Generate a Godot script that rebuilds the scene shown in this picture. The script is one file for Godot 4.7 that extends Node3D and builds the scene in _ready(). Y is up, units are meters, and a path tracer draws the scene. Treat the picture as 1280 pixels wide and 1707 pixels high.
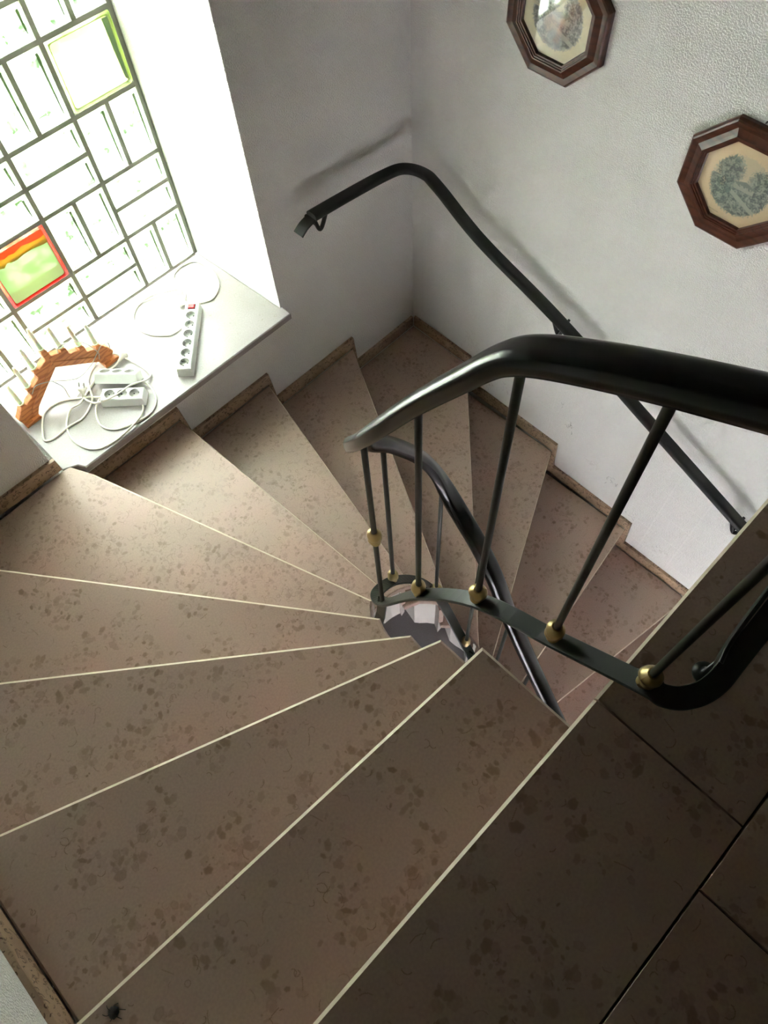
extends Node3D
# A winding stone staircase seen from its upper landing. x runs along the window wall, z from the window wall to the landing, y = 0 is the landing.

const RISE := 0.18
const WIDE := 2.475          # between the skirtings of the two side walls
const SILL := -0.915
const WINDOW_TOP := 0.43

# front edges of the treads: [outer x, outer z, inner x, inner z]; 0 is the landing
const EDGES := [
	[0.0, 1.826, 1.036, 1.826], [0.0, 1.540, 1.034, 1.598], [0.0, 1.087, 1.032, 1.490], [0.0, 0.557, 1.032, 1.391], [0.123, 0.0, 1.047, 1.250],
	[0.757, 0.092, 1.111, 1.139], [1.153, 0.0, 1.205, 1.058], [1.575, 0.0, 1.335, 1.092], [2.060, 0.0, 1.425, 1.215], [2.475, 0.367, 1.432, 1.375],
	[2.475, 0.940, 1.435, 1.445], [2.475, 1.430, 1.435, 1.575], [2.475, 1.849, 1.435, 1.690], [2.475, 2.10, 1.435, 1.90], [2.475, 2.36, 1.435, 2.12]]

var mat := {}
var rng := RandomNumberGenerator.new()


func _ready() -> void:
	rng.seed = 7
	view_and_light()
	make_materials()
	room()
	window()
	stairs()
	skirtings()
	railing()
	wall_rail()
	pictures()
	candle_arch()
	power_strips()
	small_things()


func view_and_light() -> void:
	var cam := Camera3D.new()
	cam.name = "camera"
	cam.keep_aspect = Camera3D.KEEP_HEIGHT
	cam.fov = 69.526
	cam.near = 0.02
	cam.far = 200.0
	cam.position = Vector3(0.61015, 1.30007, 1.82209)
	cam.rotation = Vector3(-1.0873942, -0.7063778, -0.08911)
	add_child(cam)
	cam.current = true
	var env := Environment.new()
	var sky_material := ProceduralSkyMaterial.new()
	sky_material.sky_top_color = Color(0.925, 0.95, 1.0)
	sky_material.sky_horizon_color = Color(0.985, 0.975, 1.0)
	sky_material.ground_horizon_color = Color(0.80, 0.82, 0.78)
	sky_material.ground_bottom_color = Color(0.60, 0.62, 0.56)
	sky_material.sky_energy_multiplier = 1.0
	var sky := Sky.new()
	sky.sky_material = sky_material
	env.background_mode = Environment.BG_SKY
	env.sky = sky
	env.background_energy_multiplier = 4.0
	env.ambient_light_source = Environment.AMBIENT_SOURCE_SKY
	env.tonemap_mode = Environment.TONE_MAPPER_LINEAR
	env.tonemap_exposure = 25.0
	env.sdfgi_enabled = true
	env.ssao_enabled = true
	env.ssil_enabled = true
	var around := WorldEnvironment.new()
	around.name = "surroundings"
	around.environment = env
	add_child(around)


# ---------------------------------------------------------------- materials

func plain(color: Color, rough := 0.6, metal := 0.0) -> StandardMaterial3D:
	var m := StandardMaterial3D.new()
	m.albedo_color = color
	m.roughness = rough
	m.metallic = metal
	return m


func noise_image(size: int, frequency: float, seed_: int, kind := FastNoiseLite.TYPE_SIMPLEX_SMOOTH, octaves := 3) -> Image:
	var n := FastNoiseLite.new()
	n.seed = seed_
	n.noise_type = kind
	n.frequency = frequency
	n.fractal_octaves = octaves
	return n.get_seamless_image(size, size)


func stone(seed_: int, base: Color, tint: Color, spot: Color, count: int, smallest: float, largest: float, limit: float, strokes: int, thick := 1) -> ImageTexture:
	# fossil limestone, 1024 pixels to 1.25 m, seamless: cloudy base, clustered shell outlines, fine curved strokes
	var size := 1024
	var r := RandomNumberGenerator.new()
	r.seed = seed_
	var cloud := noise_image(size, 0.004, seed_, FastNoiseLite.TYPE_SIMPLEX_SMOOTH, 4).get_data()
	var cluster := noise_image(size, 0.006, seed_ + 1, FastNoiseLite.TYPE_SIMPLEX_SMOOTH, 2).get_data()
	var grain := noise_image(size, 0.16, seed_ + 2, FastNoiseLite.TYPE_SIMPLEX_SMOOTH, 2).get_data()
	var dark := PackedFloat32Array()
	dark.resize(size * size)
	var made := 0
	var tries := 0
	while made < count and tries < count * 12:
		tries += 1
		var cx := r.randi_range(0, size - 1)
		var cy := r.randi_range(0, size - 1)
		if cluster[cy * size + cx] / 255.0 < limit and r.randf() > 0.06:
			continue
		made += 1
		var rad := lerpf(smallest, largest, pow(r.randf(), 2.2))
		var squash := r.randf_range(0.45, 1.0)
		var turn := r.randf() * PI
		var p1 := r.randf() * TAU
		var p2 := r.randf() * TAU
		var strong := pow(r.randf(), 0.8)
		var open := r.randf_range(0.2, 1.0)
		var reach := int(rad * 1.5) + 2
		for dy in range(-reach, reach + 1):
			for dx in range(-reach, reach + 1):
				var u := dx * cos(turn) + dy * sin(turn)
				var v := (-dx * sin(turn) + dy * cos(turn)) / squash
				var a := atan2(v, u)
				var d := sqrt(u * u + v * v) / (rad * (1.0 + 0.22 * sin(2.0 * a + p1) * 0.6 + 0.09 * sin(5.0 * a + p2)))
				if d < 1.12:
					var edge := maxf(0.0, 1.0 - absf(d - 0.93) / 0.22)
					var k: float = strong * (0.70 * (1.0 - smoothstep(0.62, 1.1, d)) * open + 0.30 * edge)
					var at := posmod(cy + dy, size) * size + posmod(cx + dx, size)
					dark[at] = maxf(dark[at], k)
	for i in strokes:
		var x := r.randf() * size
		var y := r.randf() * size
		var dir := r.randf() * TAU
		var bend := r.randf_range(-0.25, 0.25)
		var strength := r.randf_range(0.25, 0.9)
		for s in r.randi_range(6, 26):
			x += cos(dir)
			y += sin(dir)
			dir += bend
			for w in thick * thick:
				var at := posmod(int(y) + w / thick, size) * size + posmod(int(x) + w % thick, size)
				dark[at] = maxf(dark[at], strength)
	var bytes := PackedByteArray()
	bytes.resize(size * size * 3)
	for i in size * size:
		var c := base.lerp(tint, clampf((cloud[i] / 255.0 - 0.35) * 2.0, 0.0, 1.0))
		var g := 0.96 + 0.08 * grain[i] / 255.0
		var k := minf(dark[i] * 0.85, 1.0)
		bytes[i * 3] = clampi(int(255.0 * lerpf(c.r, spot.r, k) * g), 0, 255)
		bytes[i * 3 + 1] = clampi(int(255.0 * lerpf(c.g, spot.g, k) * g), 0, 255)
		bytes[i * 3 + 2] = clampi(int(255.0 * lerpf(c.b, spot.b, k) * g), 0, 255)
	return ImageTexture.create_from_image(Image.create_from_data(size, size, false, Image.FORMAT_RGB8, bytes))


func stone_material(t: Texture2D, offset: Vector3, rough := 0.36, tint := Color.WHITE, scale := 0.8) -> StandardMaterial3D:
	var m := plain(tint, rough)
	m.albedo_texture = t
	m.uv1_triplanar = true
	m.uv1_world_triplanar = true
	m.uv1_triplanar_sharpness = 8.0
	m.uv1_scale = Vector3.ONE * scale
	m.uv1_offset = offset
	return m


func wood(base: Color, vein: Color, seed_: int) -> ImageTexture:
	var size := 256
	var a := noise_image(size, 0.02, seed_, FastNoiseLite.TYPE_SIMPLEX_SMOOTH, 3).get_data()
	var im := Image.create(size, size, false, Image.FORMAT_RGB8)
	for y in size:
		for x in size:
			var w := 0.5 + 0.5 * sin(y * TAU * 10.0 / size + 7.0 * a[y * size + (x / 4)] / 255.0)
			im.set_pixel(x, y, base.lerp(vein, pow(w, 3.0) * 0.8))
	return ImageTexture.create_from_image(im)


func make_materials() -> void:
	var bump := ImageTexture.create_from_image(noise_image(512, 0.045, 31, FastNoiseLite.TYPE_SIMPLEX_SMOOTH, 3))
	var plaster := plain(Color(0.925, 0.92, 0.905), 0.9)
	plaster.uv1_triplanar = true
	plaster.uv1_world_triplanar = true
	plaster.uv1_scale = Vector3.ONE * 6.2
	plaster.heightmap_enabled = true
	plaster.heightmap_texture = bump
	plaster.heightmap_scale = 0.42
	mat.plaster = plaster
	var scuffed: StandardMaterial3D = plaster.duplicate()
	scuffed.detail_enabled = true
	scuffed.detail_uv_layer = BaseMaterial3D.DETAIL_UV_2
	scuffed.detail_blend_mode = BaseMaterial3D.BLEND_MODE_MIX
	scuffed.detail_albedo = scuffs()
	mat.scuffed = scuffed
	mat.stringer = plain(Color(0.80, 0.78, 0.75), 0.8)
	mat.hall = plain(Color(0.34, 0.225, 0.13), 0.7)  # dark brown that keeps the unseen hall and ceiling from brightening the landing
	var beige := Color(0.72, 0.625, 0.565)
	var dense := stone(11, beige, Color(0.745, 0.625, 0.565), Color(0.48, 0.385, 0.32), 5200, 1.8, 8.0, 0.42, 2500)
	var patchy := stone(23, beige, Color(0.745, 0.625, 0.565), Color(0.45, 0.355, 0.27), 4200, 1.6, 9.5, 0.55, 700)
	var pale := stone(41, Color(0.625, 0.60, 0.595), Color(0.60, 0.575, 0.565), Color(0.52, 0.48, 0.44), 260, 2.0, 7.0, 0.5, 300)
	var veined := stone(57, Color(0.70, 0.60, 0.50), Color(0.62, 0.52, 0.43), Color(0.20, 0.13, 0.09), 320, 4.0, 18.0, 0.4, 2400, 3)
	for i in 5:
		mat["dense%d" % i] = stone_material(dense, Vector3(0.31 * i, 0.17 * i, 0.43 * i))
		mat["patchy%d" % i] = stone_material(patchy, Vector3(0.27 * i, 0.11 * i, 0.37 * i))
	mat.pale = stone_material(pale, Vector3(0.2, 0, 0.1), 0.22)
	mat.veined = stone_material(veined, Vector3(0.3, 0.6, 0.1), 0.4, Color.WHITE, 1.3)
	mat.floor_stone = stone_material(patchy, Vector3(0.6, 0.2, 0.9))
	mat.floor_stone_b = stone_material(patchy, Vector3(0.15, 0.2, 0.33))
	mat.grout = plain(Color(0.10, 0.085, 0.07), 0.95)
	mat.mortar = plain(Color(0.46, 0.45, 0.41), 0.95)
	mat.iron = plain(Color(0.125, 0.145, 0.115), 0.42)
	mat.iron.metallic_specular = 0.5
	mat.handrail = plain(Color(0.050, 0.058, 0.042), 0.22)
	mat.handrail.metallic_specular = 0.42
	mat.wall_bar = plain(Color(0.085, 0.085, 0.075), 0.5)
	mat.brass = plain(Color(0.71, 0.63, 0.45), 0.36, 0.9)
	mat.white_plastic = plain(Color(0.90, 0.91, 0.90), 0.35)
	mat.grey_plastic = plain(Color(0.74, 0.74, 0.72), 0.45)
	mat.cord = plain(Color(0.90, 0.88, 0.83), 0.5)
	mat.wire = plain(Color(0.70, 0.69, 0.66), 0.5)
	mat.dark = plain(Color(0.08, 0.08, 0.08), 0.6)
	mat.steel = plain(Color(0.70, 0.70, 0.68), 0.3, 0.9)
	mat.red_switch = plain(Color(0.72, 0.06, 0.10), 0.25)
	mat.candle = plain(Color(0.80, 0.82, 0.72), 0.45)
	mat.candle.subsurf_scatter_enabled = true
	mat.candle.subsurf_scatter_strength = 0.2
	mat.cup = plain(Color(0.84, 0.88, 0.78), 0.4)
	var pine := plain(Color.WHITE, 0.5)
	pine.albedo_texture = wood(Color(0.80, 0.50, 0.29), Color(0.62, 0.33, 0.17), 3)
	pine.uv1_triplanar = true
	pine.uv1_scale = Vector3.ONE * 5.0
	mat.pine = pine
	var walnut := plain(Color.WHITE, 0.33)
	walnut.albedo_texture = wood(Color(0.33, 0.175, 0.115), Color(0.23, 0.115, 0.075), 9)
	walnut.uv1_triplanar = true
	walnut.uv1_scale = Vector3.ONE * 4.0
	mat.walnut = walnut
	var pane := plain(Color(0.93, 0.97, 0.92, 0.06), 0.05)
	pane.transparency = BaseMaterial3D.TRANSPARENCY_ALPHA
	mat.pane = pane
	var wavy := plain(Color(1.0, 0.99, 0.99, 0.996), 0.5)   # cast glass that scatters about half of the daylight
	wavy.transparency = BaseMaterial3D.TRANSPARENCY_ALPHA
	wavy.backlight_enabled = true
	wavy.backlight = Color(1, 1, 1)
	var garden_green := noise_image(256, 0.022, 91, FastNoiseLite.TYPE_SIMPLEX_SMOOTH, 4)
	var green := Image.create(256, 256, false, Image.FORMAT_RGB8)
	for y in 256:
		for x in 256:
			var v := garden_green.get_pixel(x, y).r
			green.set_pixel(x, y, Color(1.0, 0.99, 0.99).lerp(Color(0.15, 0.215, 0.115), maxf(smoothstep(0.66, 0.76, v), smoothstep(0.022, 0.006, absf(v - 0.36)) * smoothstep(0.4, 0.6, garden_green.get_pixel((x + 90) % 256, (y + 40) % 256).r))))
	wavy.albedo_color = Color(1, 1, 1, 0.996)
	wavy.albedo_texture = ImageTexture.create_from_image(green)   # garden greenery seen through the glass, painted into the pane colour
	wavy.uv1_triplanar = true
	wavy.uv1_world_triplanar = true
	wavy.uv1_scale = Vector3.ONE * 2.4
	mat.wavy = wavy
	mat.wavy_red = rim(Color(0.15, 0.205, 0.085), 0.985)  # green of the garden behind, painted into the pane of the red block
	mat.wavy_yellow = rim(Color(0.42, 0.44, 0.25), 0.98)
	mat.glass_edge = rim(Color(0.36, 0.44, 0.29), 0.985)
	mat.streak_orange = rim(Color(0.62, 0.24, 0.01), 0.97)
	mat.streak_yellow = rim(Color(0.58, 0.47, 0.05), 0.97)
	mat.arris = plain(Color(0.84, 0.78, 0.69), 0.6)
	mat.rim_clear = rim(Color(0.56, 0.65, 0.50), 0.66)
	mat.rim_yellow = rim(Color(0.30, 0.35, 0.12), 0.92)
	mat.rim_red = rim(Color(0.50, 0.06, 0.02), 0.97)
	var picture_pane := plain(Color(1, 1, 1, 0.03), 0.03)
	picture_pane.transparency = BaseMaterial3D.TRANSPARENCY_ALPHA
	mat.picture_pane = picture_pane
	var grass := plain(Color.WHITE, 0.95)
	var gi := noise_image(512, 0.02, 77, FastNoiseLite.TYPE_SIMPLEX_SMOOTH, 5)
	var gc := Image.create(512, 512, false, Image.FORMAT_RGB8)
	for y in 512:
		for x in 512:
			gc.set_pixel(x, y, Color(0.42, 0.52, 0.30).lerp(Color(0.74, 0.78, 0.62), smoothstep(0.3, 0.7, gi.get_pixel(x, y).r)))
	grass.albedo_texture = ImageTexture.create_from_image(gc)
	grass.uv1_triplanar = true
	grass.uv1_world_triplanar = true
	grass.uv1_scale = Vector3.ONE * 0.35
	mat.grass = grass
	mat.paving = plain(Color(0.86, 0.85, 0.82), 0.9)


func rim(color: Color, alpha: float) -> StandardMaterial3D:
	var m := plain(Color(color.r, color.g, color.b, alpha), 0.4)
	m.transparency = BaseMaterial3D.TRANSPARENCY_ALPHA
	m.backlight_enabled = true
	m.backlight = color
	return m


func scuffs() -> ImageTexture:
	# marks on the plaster of the right wall: u over z 0 .. 2, v from y = -0.8 down to -2.4
	var im := Image.create(1024, 820, false, Image.FORMAT_RGBA8)
	im.fill(Color(0.6, 0.55, 0.48, 0.0))
	var r := RandomNumberGenerator.new()
	r.seed = 5
	# [z, y, spread along z, spread in y, count, colour, strongest]
	var brown := Color(0.55, 0.46, 0.36)
	var black := Color(0.18, 0.17, 0.16)
	for s in [[0.37, -1.47, 0.05, 0.09, 70, brown, 0.3], [0.48, -1.66, 0.05, 0.05, 90, brown, 0.4], [0.62, -1.62, 0.05, 0.03, 20, black, 0.3], [0.98, -1.56, 0.02, 0.025, 14, black, 0.9], [1.28, -1.72, 0.05, 0.03, 16, black, 0.7], [1.15, -1.70, 0.05, 0.03, 30, brown, 0.3], [1.42, -1.86, 0.03, 0.03, 8, black, 0.6], [1.62, -1.98, 0.07, 0.05, 30, brown, 0.4], [0.92, -1.44, 0.02, 0.02, 4, black, 0.7], [0.70, -1.5, 0.07, 0.05, 12, brown, 0.25]]:
		for i in int(s[4]):
			var x := (float(s[0]) + r.randfn() * float(s[2]) * 0.5) / 2.0 * 1024.0
			var y := (-0.8 - (float(s[1]) + r.randfn() * float(s[3]) * 0.5)) / 1.6 * 820.0
			var dir := r.randf() * TAU
			var strength := r.randf_range(0.3, 1.0) * float(s[6])
			for k in r.randi_range(2, 12):
				x += cos(dir)
				y += sin(dir)
				dir += r.randf_range(-0.5, 0.5)
				if x > 1 and y > 1 and x < 1022 and y < 818:
					var c: Color = s[5]
					c.a = maxf(strength, im.get_pixel(int(x), int(y)).a)
					im.set_pixel(int(x), int(y), c)
	return ImageTexture.create_from_image(im)


# ---------------------------------------------------------------- shapes

func start() -> SurfaceTool:
	var st := SurfaceTool.new()
	st.begin(Mesh.PRIMITIVE_TRIANGLES)
	return st


func tri(st: SurfaceTool, a: Vector3, b: Vector3, c: Vector3) -> void:
	st.add_vertex(a)
	st.add_vertex(b)
	st.add_vertex(c)


func quad(st: SurfaceTool, a: Vector3, b: Vector3, c: Vector3, d: Vector3) -> void:
	# corners clockwise as seen from outside
	tri(st, a, b, c)
	tri(st, a, c, d)


func done(st: SurfaceTool) -> ArrayMesh:
	st.generate_normals()
	return st.commit()


func put(called: String, mesh: Mesh, m: Material, parent: Node = self) -> MeshInstance3D:
	var o := MeshInstance3D.new()
	o.name = called
	o.mesh = mesh
	o.material_override = m
	parent.add_child(o, true)
	return o


func thing(called: String, label: String, category: String, at := Vector3.ZERO, group := "") -> Node3D:
	var o := Node3D.new()
	o.name = called
	add_child(o, true)
	o.position = at
	o.set_meta("label", label)
	o.set_meta("category", category)
	if group:
		o.set_meta("group", group)
	return o


func setting(o: Node3D) -> Node3D:
	o.set_meta("kind", "structure")
	return o


func setting_node(called: String) -> Node3D:
	var o := Node3D.new()
	o.name = called
	add_child(o, true)
	return setting(o)


func clockwise(poly: PackedVector2Array) -> PackedVector2Array:
	var area := 0.0
	for i in poly.size():
		area += poly[i].cross(poly[(i + 1) % poly.size()])
	if area < 0:
		poly.reverse()
	return poly


func inset(poly: PackedVector2Array, by: float) -> PackedVector2Array:
	# clockwise() order: the inside lies to the left of the edge in (x, z) reading
	var out := PackedVector2Array()
	var n := poly.size()
	for i in n:
		var a := (poly[i] - poly[posmod(i - 1, n)]).normalized()
		var b := (poly[(i + 1) % n] - poly[i]).normalized()
		var na := Vector2(-a.y, a.x)
		var nb := Vector2(-b.y, b.x)
		var m := (na + nb).normalized()
		out.append(poly[i] + m * by / maxf(0.35, m.dot(na)))
	return out


func add_slab(st: SurfaceTool, shape: PackedVector2Array, top: float, bottom: float, chamfer := 0.0, map := Transform3D(), bare := []) -> void:
	# a plan outline in (x, z) raised from bottom to top; map places it elsewhere
	var poly := clockwise(shape.duplicate())
	var n := poly.size()
	var up := inset(poly, chamfer) if chamfer > 0.0 else poly
	var tris := Geometry2D.triangulate_polygon(up)
	for t in range(0, tris.size(), 3):
		var a := up[tris[t]]
		var b := up[tris[t + 1]]
		var c := up[tris[t + 2]]
		if (b - a).cross(c - a) < 0:
			var s := b
			b = c
			c = s
		tri(st, map * Vector3(a.x, top, a.y), map * Vector3(b.x, top, b.y), map * Vector3(c.x, top, c.y))
		var la := poly[tris[t]]
		var lb := poly[tris[t + 1]]
		var lc := poly[tris[t + 2]]
		if (lb - la).cross(lc - la) > 0:
			var s2 := lb
			lb = lc
			lc = s2
		tri(st, map * Vector3(la.x, bottom, la.y), map * Vector3(lb.x, bottom, lb.y), map * Vector3(lc.x, bottom, lc.y))
	for i in n:
		var j := (i + 1) % n
		var side := top - chamfer
		var a := map * Vector3(poly[i].x, side, poly[i].y)
		var b := map * Vector3(poly[j].x, side, poly[j].y)
		quad(st, a, map * Vector3(poly[i].x, bottom, poly[i].y), map * Vector3(poly[j].x, bottom, poly[j].y), b)
		var skip := false
		for e in bare:
			skip = skip or (poly[i].distance_to(e[0]) < 0.004 and poly[j].distance_to(e[1]) < 0.004) or (poly[i].distance_to(e[1]) < 0.004 and poly[j].distance_to(e[0]) < 0.004)
		if chamfer > 0.0 and not skip:
			quad(st, map * Vector3(up[i].x, top, up[i].y), a, b, map * Vector3(up[j].x, top, up[j].y))


func slab(shape: PackedVector2Array, top: float, bottom: float, chamfer := 0.0, map := Transform3D(), bare := []) -> ArrayMesh:
	var st := start()
	st.set_smooth_group(-1)
	add_slab(st, shape, top, bottom, chamfer, map, bare)
	return done(st)


func edge_strip(shape: PackedVector2Array, top: float, chamfer: float, parts: Array) -> ArrayMesh:
	# the sloping faces of the chamfer between the given pairs of points only
	var poly := clockwise(shape.duplicate())
	var up := inset(poly, chamfer)
	var st := start()
	st.set_smooth_group(-1)
	for i in poly.size():
		var j := (i + 1) % poly.size()
		for e in parts:
			if (poly[i].distance_to(e[0]) < 0.004 and poly[j].distance_to(e[1]) < 0.004) or (poly[i].distance_to(e[1]) < 0.004 and poly[j].distance_to(e[0]) < 0.004):
				quad(st, Vector3(up[i].x, top, up[i].y), Vector3(poly[i].x, top - chamfer, poly[i].y), Vector3(poly[j].x, top - chamfer, poly[j].y), Vector3(up[j].x, top, up[j].y))
	return done(st)


func rect(x0: float, x1: float, z0: float, z1: float) -> PackedVector2Array:
	return PackedVector2Array([Vector2(x0, z0), Vector2(x1, z0), Vector2(x1, z1), Vector2(x0, z1)])


func curve(points: Array, steps := 8) -> PackedVector3Array:
	# Catmull-Rom through the points
	var out := PackedVector3Array()
	var n := points.size()
	for i in n - 1:
		var p0: Vector3 = points[maxi(i - 1, 0)]
		var p1: Vector3 = points[i]
		var p2: Vector3 = points[i + 1]
		var p3: Vector3 = points[mini(i + 2, n - 1)]
		for s in steps:
			out.append(p1.cubic_interpolate(p2, p0, p3, float(s) / steps))
	out.append(points[n - 1])
	return out


func add_sweep(st: SurfaceTool, path: PackedVector3Array, profile: PackedVector2Array, level := true) -> void:
	# profile in (sideways, up); level keeps "sideways" horizontal
	var n := path.size()
	var m := profile.size()
	var rings := []
	var side := Vector3.RIGHT
	for i in n:
		var along := (path[mini(i + 1, n - 1)] - path[maxi(i - 1, 0)]).normalized()
		if level:
			var flat := Vector3(along.x, 0, along.z)
			if flat.length() > 0.001:
				side = Vector3.UP.cross(flat).normalized()
		else:
			if i == 0:
				side = along.cross(Vector3.UP if absf(along.y) < 0.9 else Vector3.RIGHT).normalized()
			side = (side - along * side.dot(along)).normalized()
		var above := along.cross(side).normalized()
		var ring := PackedVector3Array()
		for q in profile:
			ring.append(path[i] + side * q.x + above * q.y)
		rings.append(ring)
	for i in n - 1:
		for k in m:
			var l := (k + 1) % m
			quad(st, rings[i][k], rings[i + 1][k], rings[i + 1][l], rings[i][l])
	st.set_smooth_group(-1)
	for k in range(1, m - 1):
		tri(st, rings[0][0], rings[0][k], rings[0][k + 1])
		tri(st, rings[n - 1][0], rings[n - 1][k + 1], rings[n - 1][k])


func sweep(path: PackedVector3Array, profile: PackedVector2Array, smooth := true, level := true) -> ArrayMesh:
	var st := start()
	st.set_smooth_group(0 if smooth else -1)
	add_sweep(st, path, profile, level)
	return done(st)


func round_profile(radius: float, sides := 8) -> PackedVector2Array:
	var out := PackedVector2Array()
	for k in sides:
		out.append(Vector2(cos(TAU * k / sides), -sin(TAU * k / sides)) * radius)
	return out


func tube(path: PackedVector3Array, radius: float, sides := 8) -> ArrayMesh:
	return sweep(path, round_profile(radius, sides), true, false)


func add_lathe(st: SurfaceTool, profile: Array, at := Vector3.ZERO, sides := 20, twist := 0.0, lobes := 0) -> void:
	# profile: [radius, height] from the bottom up
	for i in profile.size() - 1:
		for k in sides:
			var p := []
			for e in [[i, k], [i + 1, k], [i + 1, k + 1], [i, k + 1]]:
				var rad: float = profile[e[0]][0]
				var y: float = profile[e[0]][1]
				var a: float = TAU * e[1] / sides
				if lobes:
					rad *= 1.0 + 0.07 * sin(lobes * a + twist * y)
				p.append(at + Vector3(cos(a) * rad, y, sin(a) * rad))
			quad(st, p[0], p[3], p[2], p[1])


func lathe(profile: Array, at := Vector3.ZERO, sides := 20, twist := 0.0, lobes := 0) -> ArrayMesh:
	var st := start()
	st.set_smooth_group(0)
	add_lathe(st, profile, at, sides, twist, lobes)
	return done(st)


func pts(list: Array) -> PackedVector2Array:
	var out := PackedVector2Array()
	for q in list:
		out.append(Vector2(q[0], q[1]))
	return out


# ---------------------------------------------------------------- the room

func room() -> void:
	var high := 2.5
	var low := -2.88
	var st := start()
	st.set_smooth_group(-1)
	# with an opening for an unseen glazed strip, added to brighten the stairwell walls
	add_slab(st, rect(-0.25, -0.015, -0.6, 5.2), -0.27, -1.76)
	add_slab(st, rect(-0.25, -0.015, -0.6, 2.15), high, -0.27)
	add_slab(st, rect(-0.25, -0.015, -0.6, 2.25), -1.76, low)
	add_slab(st, rect(-0.25, -0.015, 4.29, 5.2), -1.76, low)
	setting(put("wall_left", done(st), mat.plaster))
	var fill_window := setting(put("window_2", slab(rect(-0.16, -0.10, 2.25, 4.29), low + 0.08, low), mat.walnut))
	for z in [2.25, 2.91, 3.57, 4.23]:
		put("window_post", slab(rect(-0.16, -0.10, z, z + 0.06), -1.81, low + 0.08), mat.walnut, fill_window)
	put("window_rail", slab(rect(-0.16, -0.10, 2.25, 4.29), -1.76, -1.81), mat.walnut, fill_window)
	for z in [2.31, 2.97, 3.63]:
		put("frosted_pane", slab(rect(-0.133, -0.127, z, z + 0.60), -1.81, low + 0.08), mat.wavy, fill_window)
	st = start()
	st.set_smooth_group(-1)
	add_slab(st, pts([[-0.015, -0.015], [0.675, -0.015], [0.685, -0.6], [-0.015, -0.6]]), high, low)
	add_slab(st, pts([[1.73, -0.015], [WIDE + 0.015, -0.015], [WIDE + 0.015, -0.6], [1.688, -0.6]]), high, low)
	add_slab(st, pts([[0.675, -0.015], [1.73, -0.015], [1.688, -0.6], [0.685, -0.6]]), SILL - 0.03, low)
	add_slab(st, pts([[0.675, -0.015], [1.73, -0.015], [1.688, -0.6], [0.685, -0.6]]), high, WINDOW_TOP)
	setting(put("wall_back", done(st), mat.plaster))
	# right wall: a slab whose face carries its own second texture coordinates for the scuffs
	st = start()
	st.set_smooth_group(-1)
	var x := WIDE + 0.015
	for band in [[-0.6, 0.0, -2.88, 2.5], [0.0, 2.0, -0.8, 2.5], [0.0, 2.0, -2.4, -0.8], [0.0, 2.0, -2.88, -2.4], [2.0, 5.2, -2.88, -0.27], [2.0, 2.15, -0.27, 2.5]]:
		var inside: bool = band[0] == 0.0 and band[3] == -0.8
		var corners := [Vector3(x, band[3], band[0]), Vector3(x, band[3], band[1]), Vector3(x, band[2], band[1]), Vector3(x, band[2], band[0])]
		for k in [0, 1, 2, 0, 2, 3]:
			var v: Vector3 = corners[k]
			st.set_uv2(Vector2(v.z / 2.0, (-0.8 - v.y) / 1.6) if inside else Vector2(0.001, 0.001))
			st.add_vertex(v)
	st.set_uv2(Vector2(0.001, 0.001))
	add_slab(st, rect(x + 0.002, x + 0.24, -0.6, 2.15), high, low)
	add_slab(st, rect(x + 0.002, x + 0.24, 2.15, 5.2), -0.27, low)
	setting(put("wall_right", done(st), mat.scuffed))
	# unseen hall behind the landing, made dark brown to cut bounce light there
	setting(put("wall_hall_left", slab(rect(-0.25, -0.015, 2.15, 5.2), high, -0.27), mat.hall))
	setting(put("wall_hall_right", slab(rect(x, x + 0.24, 2.15, 5.2), high, -0.27), mat.hall))
	st = start()
	st.set_smooth_group(-1)
	add_slab(st, rect(-0.25, x + 0.24, 5.2, 5.4), high, low)
	setting(put("wall_front", done(st), mat.hall))
	st = start()
	st.set_smooth_group(-1)
	add_slab(st, rect(-0.25, x + 0.24, -0.6, 5.4), high + 0.2, high)
	setting(put("ceiling", done(st), mat.hall))
	st = start()
	st.set_smooth_group(-1)
	add_slab(st, rect(-0.25, x + 0.24, -0.6, 5.4), low, low - 0.2)
	setting(put("floor_lower", done(st), mat.pale))
	# landing: a slab with stone tiles set in dark joints
	var landing := setting(put("floor", slab(rect(-0.015, x, 1.862, 5.2), -0.012, -0.26), mat.grout))
	var rows := [[1.826, 2.118, [-0.014, 1.0488, 2.07, WIDE + 0.014]], [2.122, 2.42, [-0.014, 0.925, 1.525, 2.125, WIDE + 0.014]], [2.424, 2.722, [-0.014, 0.62, 1.22, 1.82, WIDE + 0.014]], [2.726, 3.024, [-0.014, 0.32, 0.92, 1.52, 2.12, WIDE + 0.014]], [3.028, 5.19, [-0.014, 1.22, WIDE + 0.014]]]
	for r in rows.size():
		var cuts: Array = rows[r][2]
		for c in cuts.size() - 1:
			var x0: float = cuts[c] + 0.0017
			var x1: float = cuts[c + 1] - 0.0017
			var wear := 0.0055 if r == 0 else 0.0
			var tile := put("floor_tile", slab(rect(x0, x1, rows[r][0] + wear, rows[r][1]), 0.0, -0.03, 0.0 if r == 0 else 0.0012), [mat.floor_stone, mat.floor_stone_b][(r + c) % 2], landing)
			if r == 0:   # the worn, unpolished front edge
				var z: float = rows[r][0]
				var along := Transform3D(Basis(Vector3(0, 0, 1), Vector3(1, 0, 0), Vector3(0, 1, 0)), Vector3.ZERO)
				put("worn_edge", slab(pts([[z + wear, -0.0002], [z, -wear], [z, -0.03], [z + wear, -0.03]]), x1, x0, 0.0, along), mat.arris, tile)
	# the garden the window looks down on
	setting(put("lawn", slab(rect(-14, 16, -26, -2.6), -3.08, -3.2), mat.grass))
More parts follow.
